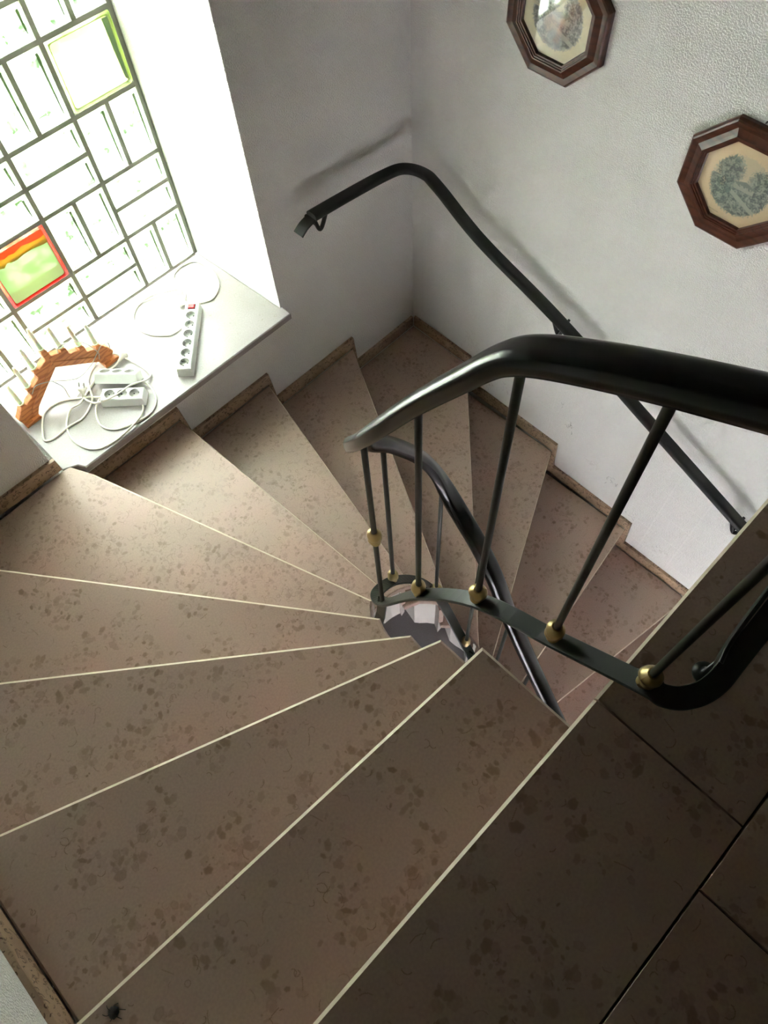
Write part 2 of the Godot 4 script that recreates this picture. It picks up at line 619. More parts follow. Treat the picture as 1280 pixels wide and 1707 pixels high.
	setting(put("garden_path", slab(rect(-14, 16, -2.6, 14), -3.09, -3.2), mat.paving))


func window() -> void:
	var w := setting_node("window_1")
	put("window_sill", slab(pts([[0.755, 0.04], [0.74, 0.012], [0.69, -0.012], [0.6855, -0.5], [1.6945, -0.5], [1.7285, -0.0152], [1.738, -0.015], [1.738, 0.04]]), SILL, SILL - 0.028, 0.004), mat.pale, w)
	# glass blocks on a quarter-metre module: s whole, v two upright halves, h two lying halves; rows from the sill up
	var module := 0.2505
	var first := Vector2(0.683, SILL)
	var plan := ["vhhv", "hRvh", "vhhv", "hvvY", "vhhv", "llll"]
	var joint := 0.016
	var front := -0.502
	var back := -0.58
	var st := start()
	st.set_smooth_group(-1)
	var rows := 6
	var tall := (WINDOW_TOP - SILL) / 5.5   # the topmost row is of lying half blocks
	# mortar: upright and lying bars, and the splits inside each module
	for c in 5:
		var x := first.x + c * module
		add_slab(st, rect(x - joint / 2, x + joint / 2, front - 0.022, front - 0.004), WINDOW_TOP, SILL)
	for r in range(0, rows + 1):
		var y := minf(SILL + r * tall, WINDOW_TOP)
		add_slab(st, rect(first.x, first.x + 4 * module, front - 0.0225, front - 0.0045), y + joint / 2, y - joint / 2)
	var blocks := []
	for r in rows:
		for c in 4:
			var k: String = plan[r % plan.size()][c]
			var x0 := first.x + c * module + joint / 2
			var x1 := first.x + (c + 1) * module - joint / 2
			var y0 := SILL + r * tall + joint / 2
			var y1 := minf(SILL + (r + 1) * tall, WINDOW_TOP) - joint / 2
			var mx := (x0 + x1) / 2
			var my := (y0 + y1) / 2
			if k == "v":
				blocks.append([x0, mx - joint / 2, y0, y1, k])
				blocks.append([mx + joint / 2, x1, y0, y1, k])
				add_slab(st, rect(mx - joint / 2, mx + joint / 2, front - 0.0215, front - 0.005), y1, y0)
			elif k == "h":
				blocks.append([x0, x1, y0, my - joint / 2, k])
				blocks.append([x0, x1, my + joint / 2, y1, k])
				add_slab(st, rect(x0, x1, front - 0.0215, front - 0.005), my + joint / 2, my - joint / 2)
			else:
				blocks.append([x0, x1, y0, y1, k])
	put("mortar_joints", done(st), mat.mortar, w)
	var n := FastNoiseLite.new()
	n.seed = 4
	n.frequency = 14.0
	for b in blocks:
		glass_block(w, b, front, back, n)


func glass_block(w: Node3D, b: Array, front: float, back: float, n: FastNoiseLite) -> void:
	# a hollow block: rounded rim walls between a rippled inner face and a clear outer one
	var size := Vector2(b[1] - b[0], b[3] - b[2])
	var at := Vector3((b[0] + b[1]) / 2, (b[2] + b[3]) / 2, 0)
	var outline := PackedVector2Array()
	var rad := 0.012
	for corner in [[1, 1], [-1, 1], [-1, -1], [1, -1]]:
		for k in 4:
			var a: float = (k / 3.0) * PI / 2 + [0.0, PI / 2, PI, 3 * PI / 2][[[1, 1], [-1, 1], [-1, -1], [1, -1]].find(corner)]
			outline.append(Vector2(corner[0] * (size.x / 2 - rad), corner[1] * (size.y / 2 - rad)) + Vector2(cos(a), sin(a)) * rad)
	var count := outline.size()
	# rim
	var st := start()
	st.set_smooth_group(0)
	var rings := []
	for e in [[0.0, back], [0.0, front - 0.008], [0.0022, front - 0.003], [0.007, front], [0.013, front - 0.006]]:
		var ring := PackedVector3Array()
		for q in outline:
			var s := Vector2((size.x / 2 - e[0]) / (size.x / 2), (size.y / 2 - e[0]) / (size.y / 2))
			ring.append(Vector3(q.x * s.x, q.y * s.y, e[1]))
		rings.append(ring)
	for i in rings.size() - 1:
		for k in count:
			var l := (k + 1) % count
			quad(st, rings[i][k], rings[i + 1][k], rings[i + 1][l], rings[i][l])
	var rim_material: Material = {"R": mat.rim_red, "Y": mat.rim_yellow}.get(b[4], mat.rim_clear)
	var block := put("glass_block", done(st), rim_material, w)
	block.position = at
	if b[4] == "R":
		block.set_meta("label", "square glass block with a red and orange rim")
	elif b[4] == "Y":
		block.set_meta("label", "square glass block with a yellow green rim")
	# faces
	st = start()
	st.set_smooth_group(0)
	for k in count:
		var l := (k + 1) % count
		tri(st, Vector3(0, 0, back), rings[0][l], rings[0][k])
	put("outer_pane", done(st), mat.pane, block)
	st = start()
	st.set_smooth_group(0)
	var nx := 10
	var ny := 10
	for i in nx:
		for j in (ny - 2 if b[4] == "R" else ny):
			var p := []
			for e in [[i, j], [i, j + 1], [i + 1, j + 1], [i + 1, j]]:
				var q := Vector2((e[0] / float(nx) - 0.5) * (size.x - 0.020), (e[1] / float(ny) - 0.5) * (size.y - 0.020))
				p.append(Vector3(q.x, q.y, front - 0.007 + 0.003 * n.get_noise_2d(q.x + at.x, q.y + at.y)))
			quad(st, p[0], p[1], p[2], p[3])
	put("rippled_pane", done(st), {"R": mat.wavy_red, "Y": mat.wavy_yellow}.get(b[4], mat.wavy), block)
	if b[4] != "R":   # the thick side of the glass, greener than its face
		var side := size.x / 2 - 0.0135
		var tall := size.y / 2 - 0.016
		var upright := Transform3D(Basis(Vector3(1, 0, 0), Vector3(0, 0, 1), Vector3(0, 1, 0)), Vector3(0, 0, front - 0.0035))
		var width := 0.020 if b[4] == "Y" else 0.009
		put("glass_edge", slab(pts([[side - width, tall], [side, tall], [side, -tall], [side - width * 0.45, -tall + 0.01], [side - width * 0.8, 0.0]]), 0.0, -0.002, 0.0, upright), mat.glass_edge, block)
	if b[4] == "R":   # refraction of the coloured rim, painted as orange and yellow strips
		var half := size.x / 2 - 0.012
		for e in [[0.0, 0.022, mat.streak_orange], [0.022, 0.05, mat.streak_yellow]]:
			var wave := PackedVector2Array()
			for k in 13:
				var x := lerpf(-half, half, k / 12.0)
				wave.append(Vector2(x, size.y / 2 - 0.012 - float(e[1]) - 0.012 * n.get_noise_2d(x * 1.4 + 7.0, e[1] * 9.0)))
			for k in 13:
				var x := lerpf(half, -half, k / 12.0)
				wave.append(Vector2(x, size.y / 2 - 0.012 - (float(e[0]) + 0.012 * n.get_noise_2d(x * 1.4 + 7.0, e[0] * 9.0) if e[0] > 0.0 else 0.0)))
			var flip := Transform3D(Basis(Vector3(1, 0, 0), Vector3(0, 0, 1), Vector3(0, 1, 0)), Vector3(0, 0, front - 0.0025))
			put("refraction_streak", slab(wave, 0.0, -0.003, 0.0, flip), e[2], block)


# ---------------------------------------------------------------- stairs

func outer(k: int) -> Vector2:
	return Vector2(EDGES[k][0], EDGES[k][1])


func inner(k: int) -> Vector2:
	return Vector2(EDGES[k][2], EDGES[k][3])


func well_between(a: Vector2, b: Vector2) -> PackedVector2Array:
	# the points of the round stairwell edge from a to b
	var mid := Vector2(1.2365, 1.25)
	var out := PackedVector2Array()
	if a.y > 1.26 and b.y > 1.26:
		return out
	var a0 := (a - mid).angle()
	var a1 := (b - mid).angle()
	var turn := wrapf(a1 - a0, -PI, PI)
	for i in range(1, 5):
		var t := i / 5.0
		out.append(mid + Vector2.from_angle(a0 + turn * t) * lerpf((a - mid).length(), (b - mid).length(), t))
	return out


func step_outline(k: int, behind: float, ahead: float, well_gap := 0.0) -> PackedVector2Array:
	# plan of step k: its front edge, the well side, the edge of the step above moved uphill by behind, the wall side
	var ik := inner(k)
	var ij := inner(k - 1)
	var oj := outer(k - 1)
	var ok := outer(k)
	var fk := (ik - ok).normalized()
	var fj := (ij - oj).normalized()
	var down_k := Vector2(fk.y, -fk.x)
	var down_j := Vector2(fj.y, -fj.x)
	var out := PackedVector2Array()
	out.append(ok - down_k * ahead)
	out.append(ik - down_k * ahead - fk * well_gap)
	for q in well_between(ik, ij):
		var away := (q - Vector2(1.2365, 1.25)).normalized()
		out.append(q + away * well_gap)
	out.append(ij - down_j * behind - fj * well_gap)
	out.append(oj - down_j * behind)
	match k:
		4:
			out.append(Vector2(0, 0))
		5:
			out[out.size() - 1].y = maxf(out[out.size() - 1].y, 0.001)
			out.append(Vector2(0.685, 0.001))
			out.append(Vector2(0.715, 0.006))
		6:
			out[out.size() - 1] = Vector2(outer(5).x - 0.05, 0.001)
		9:
			out.append(Vector2(WIDE, 0))
	for i in out.size():
		out[i] = Vector2(clampf(out[i].x, 0.0005, WIDE - 0.0005), maxf(out[i].y, 0.0005))
	return out


func stairs() -> void:
	var s := thing("staircase", "winding staircase of beige fossil limestone steps turning round a narrow well", "staircase")
	var faces := ["", "patchy1", "patchy2", "patchy3", "patchy4", "dense0", "dense1", "dense2", "dense3", "dense4", "dense0", "patchy0", "patchy4", "patchy2", "patchy3"]
	for k in range(1, EDGES.size()):
		var top := -RISE * k
		var plan := step_outline(k, 0.035, 0.0)
		var wear := 0.0065 if k < 6 else 0.003
		var front := [[plan[0], plan[1]]]
		if k == 1:
			front.append([plan[1], plan[2]])
		var tread := put("tread", slab(plan, top, top - 0.03, wear, Transform3D(), front), mat[faces[k]], s)
		put("worn_edge", edge_strip(plan, top, wear, front), mat.arris, tread)
		# riser under the edge of the step above, standing on this tread
		var i := inner(k - 1)
		var o := outer(k - 1)
		var f := (i - o).normalized()
		var d := Vector2(f.y, -f.x)
		var o2 := o + f * 0.01
		if k == 6:
			o2 = o + f * 0.02
		var i2 := i - f * 0.012
		var c := PackedVector2Array([o2 - d * 0.022, i2 - d * 0.022, i2 - d * 0.040, o2 - d * 0.040])
		for q in 4:
			c[q] = Vector2(clampf(c[q].x, 0.001, WIDE - 0.001), maxf(c[q].y, 0.001))
		put("riser", slab(c, top + RISE - 0.0305, top + 0.0005), mat[faces[k]], s)
		# the cast body that carries the step
		var below := 0.22 if k < 13 else 0.15
		put("step_body", slab(step_outline(k, -0.02, 0.042, 0.014), top - 0.0305, top - RISE - below * 0.55), mat.stringer, s)


func skirtings() -> void:
	var high := 0.062
	var thick := 0.015
	# along the window wall: [step, from x, to x]; each ends in an upright piece that covers the end of the step edge
	var board := setting_node("baseboard_back")
	for e in [[4, 0.0, 0.12, false], [5, 0.125, 0.69, false], [6, 0.757, 1.153, true], [7, 1.175, 1.575, true], [8, 1.597, 2.06, true], [9, 2.082, WIDE, false]]:
		var y: float = -RISE * int(e[0])
		var x0: float = e[1]
		var x1: float = e[2]
		var shape := [[x0, y], [x0, y + high], [x1, y + high]]
		if e[3]:
			shape = [[x0, y + 0.0005], [x0, y + high], [x1 + 0.014, y + high], [x1 + 0.03, y - RISE + high * 0.5], [x1 + 0.03, y - RISE + 0.0005], [x1 - 0.012, y - RISE + 0.0005], [x1 - 0.012, y - 0.0305], [x1 + 0.001, y - 0.0305], [x1 + 0.001, y + 0.0005]]
		else:
			shape = [[x0, y + 0.0005], [x0, y + high], [x1, y + high], [x1, y + 0.0005]]
		# outline in (x, y), thickness along z, from the wall face to z = 0
		var map := Transform3D(Basis(Vector3(1, 0, 0), Vector3(0, 0, 1), Vector3(0, 1, 0)), Vector3(0, 0, 0))
		put("skirting_board", slab(pts(shape), 0.0, -thick, 0.002, map), mat.veined, board)
	board = setting_node("baseboard_right")
	for e in [[9, 0.0, 0.367, true], [10, 0.39, 0.94, true], [11, 0.962, 1.43, true], [12, 1.452, 1.849, true], [13, 1.871, 2.10, true]]:
		var y: float = -RISE * int(e[0])
		var z0: float = e[1]
		var z1: float = e[2]
		var shape := [[z0, y + 0.0005], [z0, y + high], [z1 + 0.014, y + high], [z1 + 0.03, y - RISE + high * 0.5], [z1 + 0.03, y - RISE + 0.0005], [z1 - 0.012, y - RISE + 0.0005], [z1 - 0.012, y - 0.0305], [z1 + 0.001, y - 0.0305], [z1 + 0.001, y + 0.0005]]
		var map := Transform3D(Basis(Vector3(0, 0, 1), Vector3(-1, 0, 0), Vector3(0, 1, 0)), Vector3(WIDE, 0, 0))
		put("skirting_board", slab(pts(shape), 0.0, -thick, 0.002, map), mat.veined, board)
	board = setting_node("baseboard_left")
	for e in [[1, 1.54, 1.826], [2, 1.087, 1.52], [3, 0.557, 1.065], [4, 0.0, 0.535], [0, 1.848, 5.19]]:
		var y: float = -RISE * int(e[0])
		var shape := [[e[1], y + 0.0005], [e[1], y + high], [e[2], y + high], [e[2], y + 0.0005]]
		var map := Transform3D(Basis(Vector3(0, 0, 1), Vector3(1, 0, 0), Vector3(0, 1, 0)), Vector3(0, 0, 0))
		put("skirting_board", slab(pts(shape), 0.0, -thick, 0.002, map), mat.veined, board)


# ---------------------------------------------------------------- railings

func bar_profile(wide: float, high: float) -> PackedVector2Array:
	# a flat bar with slightly broken edges, its top at 0
	var c := minf(high * 0.25, 0.0015)
	return pts([[-wide / 2, -c], [-wide / 2, -high + c], [-wide / 2 + c, -high], [wide / 2 - c, -high], [wide / 2, -high + c], [wide / 2, -c], [wide / 2 - c, 0], [-wide / 2 + c, 0]])


func rail_profile(wide: float, high: float) -> PackedVector2Array:
	# handrail: flat underside at 0, rounded shoulders, gently domed top
	var out := PackedVector2Array()
	for k in 21:
		var a := PI * k / 20.0
		var c := cos(a)
		var s := sin(a)
		out.append(Vector2(signf(c) * pow(absf(c), 0.62) * wide / 2, high * (0.3 + 0.7 * pow(s, 0.62))))
	out.append(Vector2(-wide / 2 + 0.002, 0.002))
	out.append(Vector2(-wide / 2 + 0.007, 0))
	out.append(Vector2(wide / 2 - 0.007, 0))
	out.append(Vector2(wide / 2 - 0.002, 0.002))
	out.reverse()
	return out


func knob_mesh() -> ArrayMesh:
	return lathe([[0.0085, 0.0], [0.0115, 0.001], [0.0136, 0.005], [0.0136, 0.009], [0.0112, 0.0125], [0.0140, 0.016], [0.0164, 0.021], [0.0160, 0.025], [0.0134, 0.028], [0.0160, 0.032], [0.0183, 0.037], [0.0184, 0.042], [0.0164, 0.048], [0.0130, 0.0525], [0.0105, 0.055], [0.0095, 0.057], [0.0070, 0.057]], Vector3.ZERO, 24, 160.0, 2)


func railing() -> void:
	var r := thing("stair_railing", "dark green iron stair railing with black handrail and brass knobs round the well", "railing")
	var under := [Vector3(2.40, 0.84, 1.947), Vector3(1.60, 0.84, 1.947), Vector3(1.24, 0.84, 1.947), Vector3(1.15, 0.838, 1.945), Vector3(1.10, 0.828, 1.915), Vector3(1.085, 0.81, 1.866), Vector3(1.085, 0.727, 1.70), Vector3(1.084, 0.672, 1.60), Vector3(1.083, 0.635, 1.545), Vector3(1.083, 0.595, 1.510), Vector3(1.082, 0.53, 1.468), Vector3(1.081, 0.375, 1.371), Vector3(1.078, 0.155, 1.245), Vector3(1.118, 0.005, 1.165), Vector3(1.21, -0.125, 1.138), Vector3(1.315, -0.30, 1.150), Vector3(1.368, -0.470, 1.195), Vector3(1.374, -0.60, 1.300), Vector3(1.374, -0.735, 1.39), Vector3(1.374, -0.945, 1.489), Vector3(1.374, -1.26, 1.668), Vector3(1.374, -1.53, 1.83)]
	put("handrail", sweep(curve(under, 8), rail_profile(0.054, 0.031)), mat.handrail, r)
	var low := [Vector3(2.40, 0.115, 1.947), Vector3(1.60, 0.115, 1.947), Vector3(1.25, 0.115, 1.948), Vector3(1.16, 0.115, 1.947), Vector3(1.113, 0.115, 1.928), Vector3(1.09, 0.115, 1.90), Vector3(1.085, 0.112, 1.866), Vector3(1.085, -0.005, 1.703), Vector3(1.083, -0.122, 1.533), Vector3(1.081, -0.372, 1.371), Vector3(1.078, -0.66, 1.240), Vector3(1.112, -0.775, 1.170), Vector3(1.21, -0.90, 1.142), Vector3(1.315, -1.07, 1.152), Vector3(1.367, -1.225, 1.188), Vector3(1.374, -1.34, 1.25), Vector3(1.374, -1.54, 1.364), Vector3(1.374, -1.76, 1.485), Vector3(1.374, -1.98, 1.62), Vector3(1.374, -2.15, 1.75)]
	put("bottom_bar", sweep(curve(low, 8), bar_profile(0.038, 0.008), false), mat.iron, r)
	put("landing_bar", sweep(curve([Vector3(1.195, 0.117, 1.934), Vector3(1.24, 0.119, 1.926), Vector3(1.36, 0.122, 1.921), Vector3(1.7, 0.13, 1.915)], 6), bar_profile(0.008, 0.03), false), mat.iron, r)
	var knob := knob_mesh()
	# balusters: [x, z, bottom, top, height of the knob's foot]
	for b in [[1.085, 1.866, 0.110, 0.812, 0.112], [1.085, 1.703, -0.008, 0.732, -0.004], [1.083, 1.533, -0.125, 0.638, -0.121], [1.081, 1.371, -0.376, 0.378, -0.371], [1.078, 1.232, -0.675, 0.135, -0.285], [1.205, 1.141, -0.90, -0.115, -0.892], [1.367, 1.185, -1.222, -0.452, -1.216], [1.374, 1.345, -1.51, -0.66, -1.50], [1.374, 1.49, -1.77, -0.94, -1.76], [1.374, 1.62, -1.98, -1.17, -1.97]]:
		var path := PackedVector3Array([Vector3(0, b[2], 0), Vector3(0, b[3], 0)])
		var rod := put("baluster", tube(path, 0.0066, 14), mat.iron, r)
		rod.position = Vector3(b[0], 0, b[1])
		var k := put("brass_knob", knob, mat.brass, rod)
		k.position = Vector3(0, b[4], 0)
		k.rotation.y = rng.randf() * TAU
	# plates that tie the bottom bar to the stair side
	put("mounting_plate", sweep(PackedVector3Array([Vector3(1.076, -0.672, 1.232), Vector3(1.066, -0.78, 1.228), Vector3(1.052, -0.86, 1.222)]), bar_profile(0.034, 0.006), false, false), mat.iron, r)
	put("mounting_plate", sweep(PackedVector3Array([Vector3(1.372, -1.545, 1.37), Vector3(1.39, -1.65, 1.39), Vector3(1.425, -1.78, 1.41)]), bar_profile(0.034, 0.006), false, false), mat.iron, r)
	var foot := put("floor_rosette", lathe([[0.0, 0.0], [0.022, 0.0005], [0.021, 0.005], [0.012, 0.009], [0.006, 0.012], [0.0055, 0.108], [0.0, 0.108]], Vector3.ZERO, 18), mat.iron, r)
	foot.position = Vector3(1.216, 0.0, 1.935)


func wall_rail() -> void:
	var r := thing("wall_handrail", "black flat handrail fixed to the white walls round their inner corner", "handrail")
	var path := [Vector3(1.885, -0.528, 0.075), Vector3(2.05, -0.545, 0.075), Vector3(2.24, -0.568, 0.077), Vector3(2.335, -0.585, 0.09), Vector3(2.392, -0.612, 0.14), Vector3(2.403, -0.645, 0.21), Vector3(2.405, -0.765, 0.44), Vector3(2.405, -0.90, 0.846), Vector3(2.405, -1.10, 1.32), Vector3(2.405, -1.305, 1.81), Vector3(2.405, -1.51, 2.3)]
	put("rail", sweep(curve(path, 8), rail_profile(0.05, 0.026)), mat.wall_bar, r)
	put("end_bar", sweep(curve([Vector3(1.90, -0.520, 0.075), Vector3(1.87, -0.523, 0.075), Vector3(1.842, -0.532, 0.075), Vector3(1.815, -0.550, 0.075)], 5), bar_profile(0.046, 0.008), false), mat.wall_bar, r)
	for b in [[1.925, -0.533, 0.075, 0.0], [2.405, -0.90, 0.846, 1.0], [2.405, -1.305, 1.81, 1.0]]:
		var p := Vector3(b[0], b[1], b[2])
		var along := Vector3(1, -0.1, 0).normalized() if b[3] == 0.0 else Vector3(0, -0.39, 1).normalized()
		var wall := Vector3(p.x, p.y - 0.055, -0.013) if b[3] == 0.0 else Vector3(WIDE + 0.013, p.y - 0.055, p.z)
		var mid := p.lerp(wall, 0.15) + Vector3(0, -0.06, 0)
		put("bracket", tube(curve([p + along * 0.03 - Vector3(0, 0.003, 0), mid + along * 0.012, mid - along * 0.004, p - along * 0.03 + Vector3(0, -0.001, 0)], 5), 0.008, 8), mat.wall_bar, r)
		put("wall_stay", tube(PackedVector3Array([mid, wall]), 0.006, 8), mat.wall_bar, r)


# ---------------------------------------------------------------- pictures

func octagon(apothem: float) -> PackedVector2Array:
	var out := PackedVector2Array()
	for k in 8:
		out.append(Vector2.from_angle(PI / 8 + k * PI / 4) * apothem / cos(PI / 8))
	return out


func print_image(kind: int) -> ImageTexture:
	# a small vignette landscape in washed blue green on cream paper
	var size := 320
	var im := Image.create(size, size, false, Image.FORMAT_RGB8)
	var fine := noise_image(size, 0.10, 60 + kind, FastNoiseLite.TYPE_SIMPLEX_SMOOTH, 5)
	var mid := noise_image(size, 0.035, 71 + kind, FastNoiseLite.TYPE_SIMPLEX_SMOOTH, 3)
	var rough := noise_image(size, 0.014, 64 + kind, FastNoiseLite.TYPE_SIMPLEX_SMOOTH, 3)
	var paper := Color(0.86, 0.77, 0.61) if kind == 1 else Color(0.87, 0.82, 0.68)
	var wash := Color(0.50, 0.57, 0.53) if kind == 1 else Color(0.62, 0.61, 0.60)
	var ink := Color(0.20, 0.27, 0.27) if kind == 1 else Color(0.30, 0.29, 0.30)
	for y in size:
		for x in size:
			var u := (x - size * 0.5) / size
			var v := (y - size * 0.5) / size
			var f := fine.get_pixel(x, y).r
			var g := rough.get_pixel(x, y).r
			var edge := sqrt(pow(u / 0.36, 2) + pow((v - 0.01) / 0.36, 2)) + (f - 0.5) * 0.16
			var c := paper
			if edge < 1.0:
				var k := smoothstep(1.0, 0.93, edge)
				var tone := wash.lerp(paper, 0.22).lerp(ink, smoothstep(0.30, 0.72, 0.5 * f + 0.5 * mid.get_pixel(x, y).r) * 0.9)
				if v < -0.02:   # sky between two trees
					var tree := minf(Vector2(u + 0.16, (v + 0.14) * 0.9).length(), Vector2(u - 0.22, (v + 0.10) * 0.9).length()) + (f - 0.5) * 0.10
					tone = tone.lerp(paper.lerp(wash, 0.25), smoothstep(0.12, 0.17, tree))
				var house := absf(u - 0.05) < 0.12 and v > -0.07 + absf(u - 0.05) * 0.35 and v < 0.05
				if house:
					tone = wash.lerp(paper, 0.35).lerp(ink, 0.55 if v < -0.005 + (f - 0.5) * 0.05 else 0.1 * f)
				var road := absf(v - 0.09 - (u + 0.1) * 0.42) < 0.022 + 0.01 * g
				if road and u > -0.12:
					tone = wash.lerp(paper, 0.3)
				if Vector2((u + 0.2) * 1.8, v - 0.03).length() < 0.06:
					tone = ink.lerp(paper, 0.6 * smoothstep(0.5, 0.62, f))
				if Vector2((u + 0.11) * 1.2, v - 0.10).length() < 0.04:
					tone = ink.lerp(wash, f)
				if kind == 0:
					tone = tone.lerp(Color(0.62, 0.47, 0.36), 0.5 * smoothstep(0.14, 0.05, Vector2(u + 0.08, v - 0.10).length()))
					tone = tone.lerp(Color(0.46, 0.54, 0.60), 0.6 * smoothstep(0.16, 0.05, Vector2(u - 0.02, v - 0.24).length()))
				c = c.lerp(tone, k)
			im.set_pixel(x, y, c)
	if kind == 1:   # a scribbled name under the picture
		var px := 0.26 * size
		for s in 60:
			var x := int(px + s * 0.72)
			var y := int(0.905 * size + 3.0 * sin(s * 0.9) * (1.0 if s % 20 < 9 else 0.5) + s * 0.05)
			im.set_pixel(x, y, Color(0.35, 0.30, 0.24))
	return ImageTexture.create_from_image(im)


func pictures() -> void:
	var at := [Vector3(WIDE + 0.015, 0.082, 0.573), Vector3(WIDE + 0.015, -0.117, 1.248)]
	var said := ["octagonal dark wood frame with a grey and blue print beside the wall corner", "octagonal dark wood frame with a blue green landscape print of a cottage"]
	for k in 2:
		var t := thing("framed_print", said[k], "picture", at[k], "octagonal pictures on the white wall")
		# wall plane: u runs along -z seen from the room, height is up, depth towards -x
		var turn := Transform3D(Basis(Vector3(0, 0, 1), Vector3(-1, 0, 0), Vector3(0, 1, 0)), Vector3.ZERO)
		var st := start()
		st.set_smooth_group(-1)
		var rings := []
		for e in [[0.174, 0.0], [0.174, 0.012], [0.1705, 0.0195], [0.166, 0.022], [0.160, 0.0205], [0.150, 0.019], [0.139, 0.023], [0.131, 0.0265], [0.127, 0.026], [0.1265, 0.023], [0.122, 0.0225], [0.1215, 0.0195], [0.1165, 0.019], [0.1155, 0.010], [0.1155, 0.006]]:
			var ring := []
			for q in octagon(e[0]):
				ring.append(turn * Vector3(q.x, e[1], q.y))
			rings.append(ring)
		for i in rings.size() - 1:
			for s in 8:
				var l := (s + 1) % 8
				quad(st, rings[i][s], rings[i + 1][s], rings[i + 1][l], rings[i][l])
		put("frame", done(st), mat.walnut, t)
		st = start()
		var o := octagon(0.1165)
		for s in 8:
			for q in [Vector2.ZERO, o[(s + 1) % 8], o[s]]:
				st.set_uv(Vector2(0.5 + q.x / 0.25, 0.5 - q.y / 0.25))
				st.add_vertex(turn * Vector3(q.x, 0.008, q.y))
		var m := plain(Color.WHITE, 0.8)
		m.albedo_texture = print_image(k)
		put("print", done(st), m, t)
		put("glass_pane", slab(octagon(0.116), 0.0125, 0.011, 0.0, turn), mat.picture_pane, t)
		put("hanging_hook", tube(curve([turn * Vector3(0.0, 0.004, 0.168), turn * Vector3(0.004, 0.006, 0.181), turn * Vector3(-0.004, 0.006, 0.186), turn * Vector3(-0.006, 0.004, 0.179)], 4), 0.0016, 6), mat.dark, t)


# ---------------------------------------------------------------- things on the sill

func candle_arch() -> void:
	var along := Vector3(0.99882, 0, -0.0485)
	var foot := Vector3(0.7098, SILL, -0.288)
	var t := thing("candle_arch", "peaked pine candle arch with seven pale electric candles on the window sill", "candle arch", foot)
	t.basis = Basis(along, Vector3.UP, along.cross(Vector3.UP))
	var seats := [Vector2(0.028, 0.086), Vector2(0.083, 0.134), Vector2(0.138, 0.184), Vector2(0.197, 0.232), Vector2(0.258, 0.188), Vector2(0.318, 0.145), Vector2(0.375, 0.102)]
	# board outline: scalloped upper edge, straight lower edge
	var outline := PackedVector2Array([Vector2(-0.008, 0.010), Vector2(-0.016, 0.040), Vector2(0.004, 0.062)])
	for i in 7:
		var c: Vector2 = seats[i]
		outline.append(c + Vector2(-0.012, -0.008))
		outline.append(c + Vector2(-0.008, -0.002))
		outline.append(c + Vector2(0.008, -0.002))
		outline.append(c + Vector2(0.012, -0.008))
		if i < 6:
			var d: Vector2 = seats[i + 1]
			var mid := (c + d) / 2
			var n := Vector2(-(d - c).y, (d - c).x).normalized()
			for s in 3:
				var f := (s + 1) / 4.0
				outline.append(c.lerp(d, 0.3 + 0.4 * f) - n * (0.013 + 0.010 * sin(PI * f)))
	outline.append_array(PackedVector2Array([Vector2(0.408, 0.062), Vector2(0.418, 0.035), Vector2(0.402, 0.010), Vector2(0.362, 0.010), Vector2(0.350, 0.042), Vector2(0.201, 0.150), Vector2(0.066, 0.042), Vector2(0.050, 0.010)]))
	var flip := Transform3D(Basis(Vector3(1, 0, 0), Vector3(0, 0, 1), Vector3(0, 1, 0)), Vector3.ZERO)
	put("arch_board", slab(outline, 0.013, -0.013, 0.002, flip), mat.pine, t)
	# a narrower raised moulding along the inner edge
	put("moulding", slab(pts([[0.055, 0.014], [0.071, 0.040], [0.201, 0.143], [0.347, 0.036], [0.358, 0.012], [0.385, 0.012], [0.362, 0.055], [0.201, 0.172], [0.050, 0.056], [0.030, 0.014]]), 0.017, 0.012, 0.002, flip), mat.pine, t)
	for x in [0.022, 0.388]:
		var b := put("foot", slab(rect(-0.032, 0.032, -0.030, 0.030), 0.0125, 0.0, 0.003), mat.pine, t)
		b.position = Vector3(x, 0.0005, 0)
	var cup := lathe([[0.0, 0.0], [0.006, 0.0], [0.007, 0.004], [0.016, 0.009], [0.0175, 0.014], [0.0165, 0.014], [0.0085, 0.008], [0.0, 0.008]], Vector3.ZERO, 18)
	var stick := lathe([[0.0, 0.0], [0.0078, 0.0], [0.0078, 0.082], [0.0066, 0.084], [0.0056, 0.086], [0.0056, 0.097], [0.0045, 0.099], [0.0, 0.099]], Vector3.ZERO, 16)
	for s in seats:
		var c := put("candle", stick, mat.candle, t)
		c.position = Vector3(s.x, s.y + 0.005, 0)
		put("candle_cup", cup, mat.cup, c).position = Vector3(0, -0.006, 0)
	var out := Vector3(0, 0, 0.016)
	put("lamp_wire", tube(curve([Vector3(0.352, 0.05, 0.02), Vector3(0.358, 0.09, 0.03), Vector3(0.345, 0.14, 0.03), Vector3(0.322, 0.178, 0.022), Vector3(0.279, 0.202, 0.012), Vector3(0.245, 0.208, 0.016), Vector3(0.236, 0.190, 0.018)], 6), 0.0016, 6), mat.wire, t)
	put("lamp_wire", tube(curve([Vector3(0.06, 0.135, -0.02), Vector3(0.075, 0.105, 0.01), Vector3(0.105, 0.135, 0.022), Vector3(0.16, 0.11, 0.025), Vector3(0.205, 0.075, 0.03), Vector3(0.25, 0.05, 0.03), Vector3(0.31, 0.06, 0.028), Vector3(0.352, 0.085, 0.026), Vector3(0.385, 0.10, 0.02), Vector3(0.412, 0.088, 0.018), Vector3(0.408, 0.06, 0.02)], 6), 0.0016, 6), mat.wire, t)
	put("lamp_wire", tube(curve([Vector3(0.16, 0.11, 0.026), Vector3(0.18, 0.06, 0.03), Vector3(0.178, 0.006, 0.035), Vector3(0.188, 0.003, 0.055), Vector3(0.206, 0.003, 0.050), Vector3(0.225, 0.006, 0.045)], 6), 0.0016, 6), mat.wire, t)


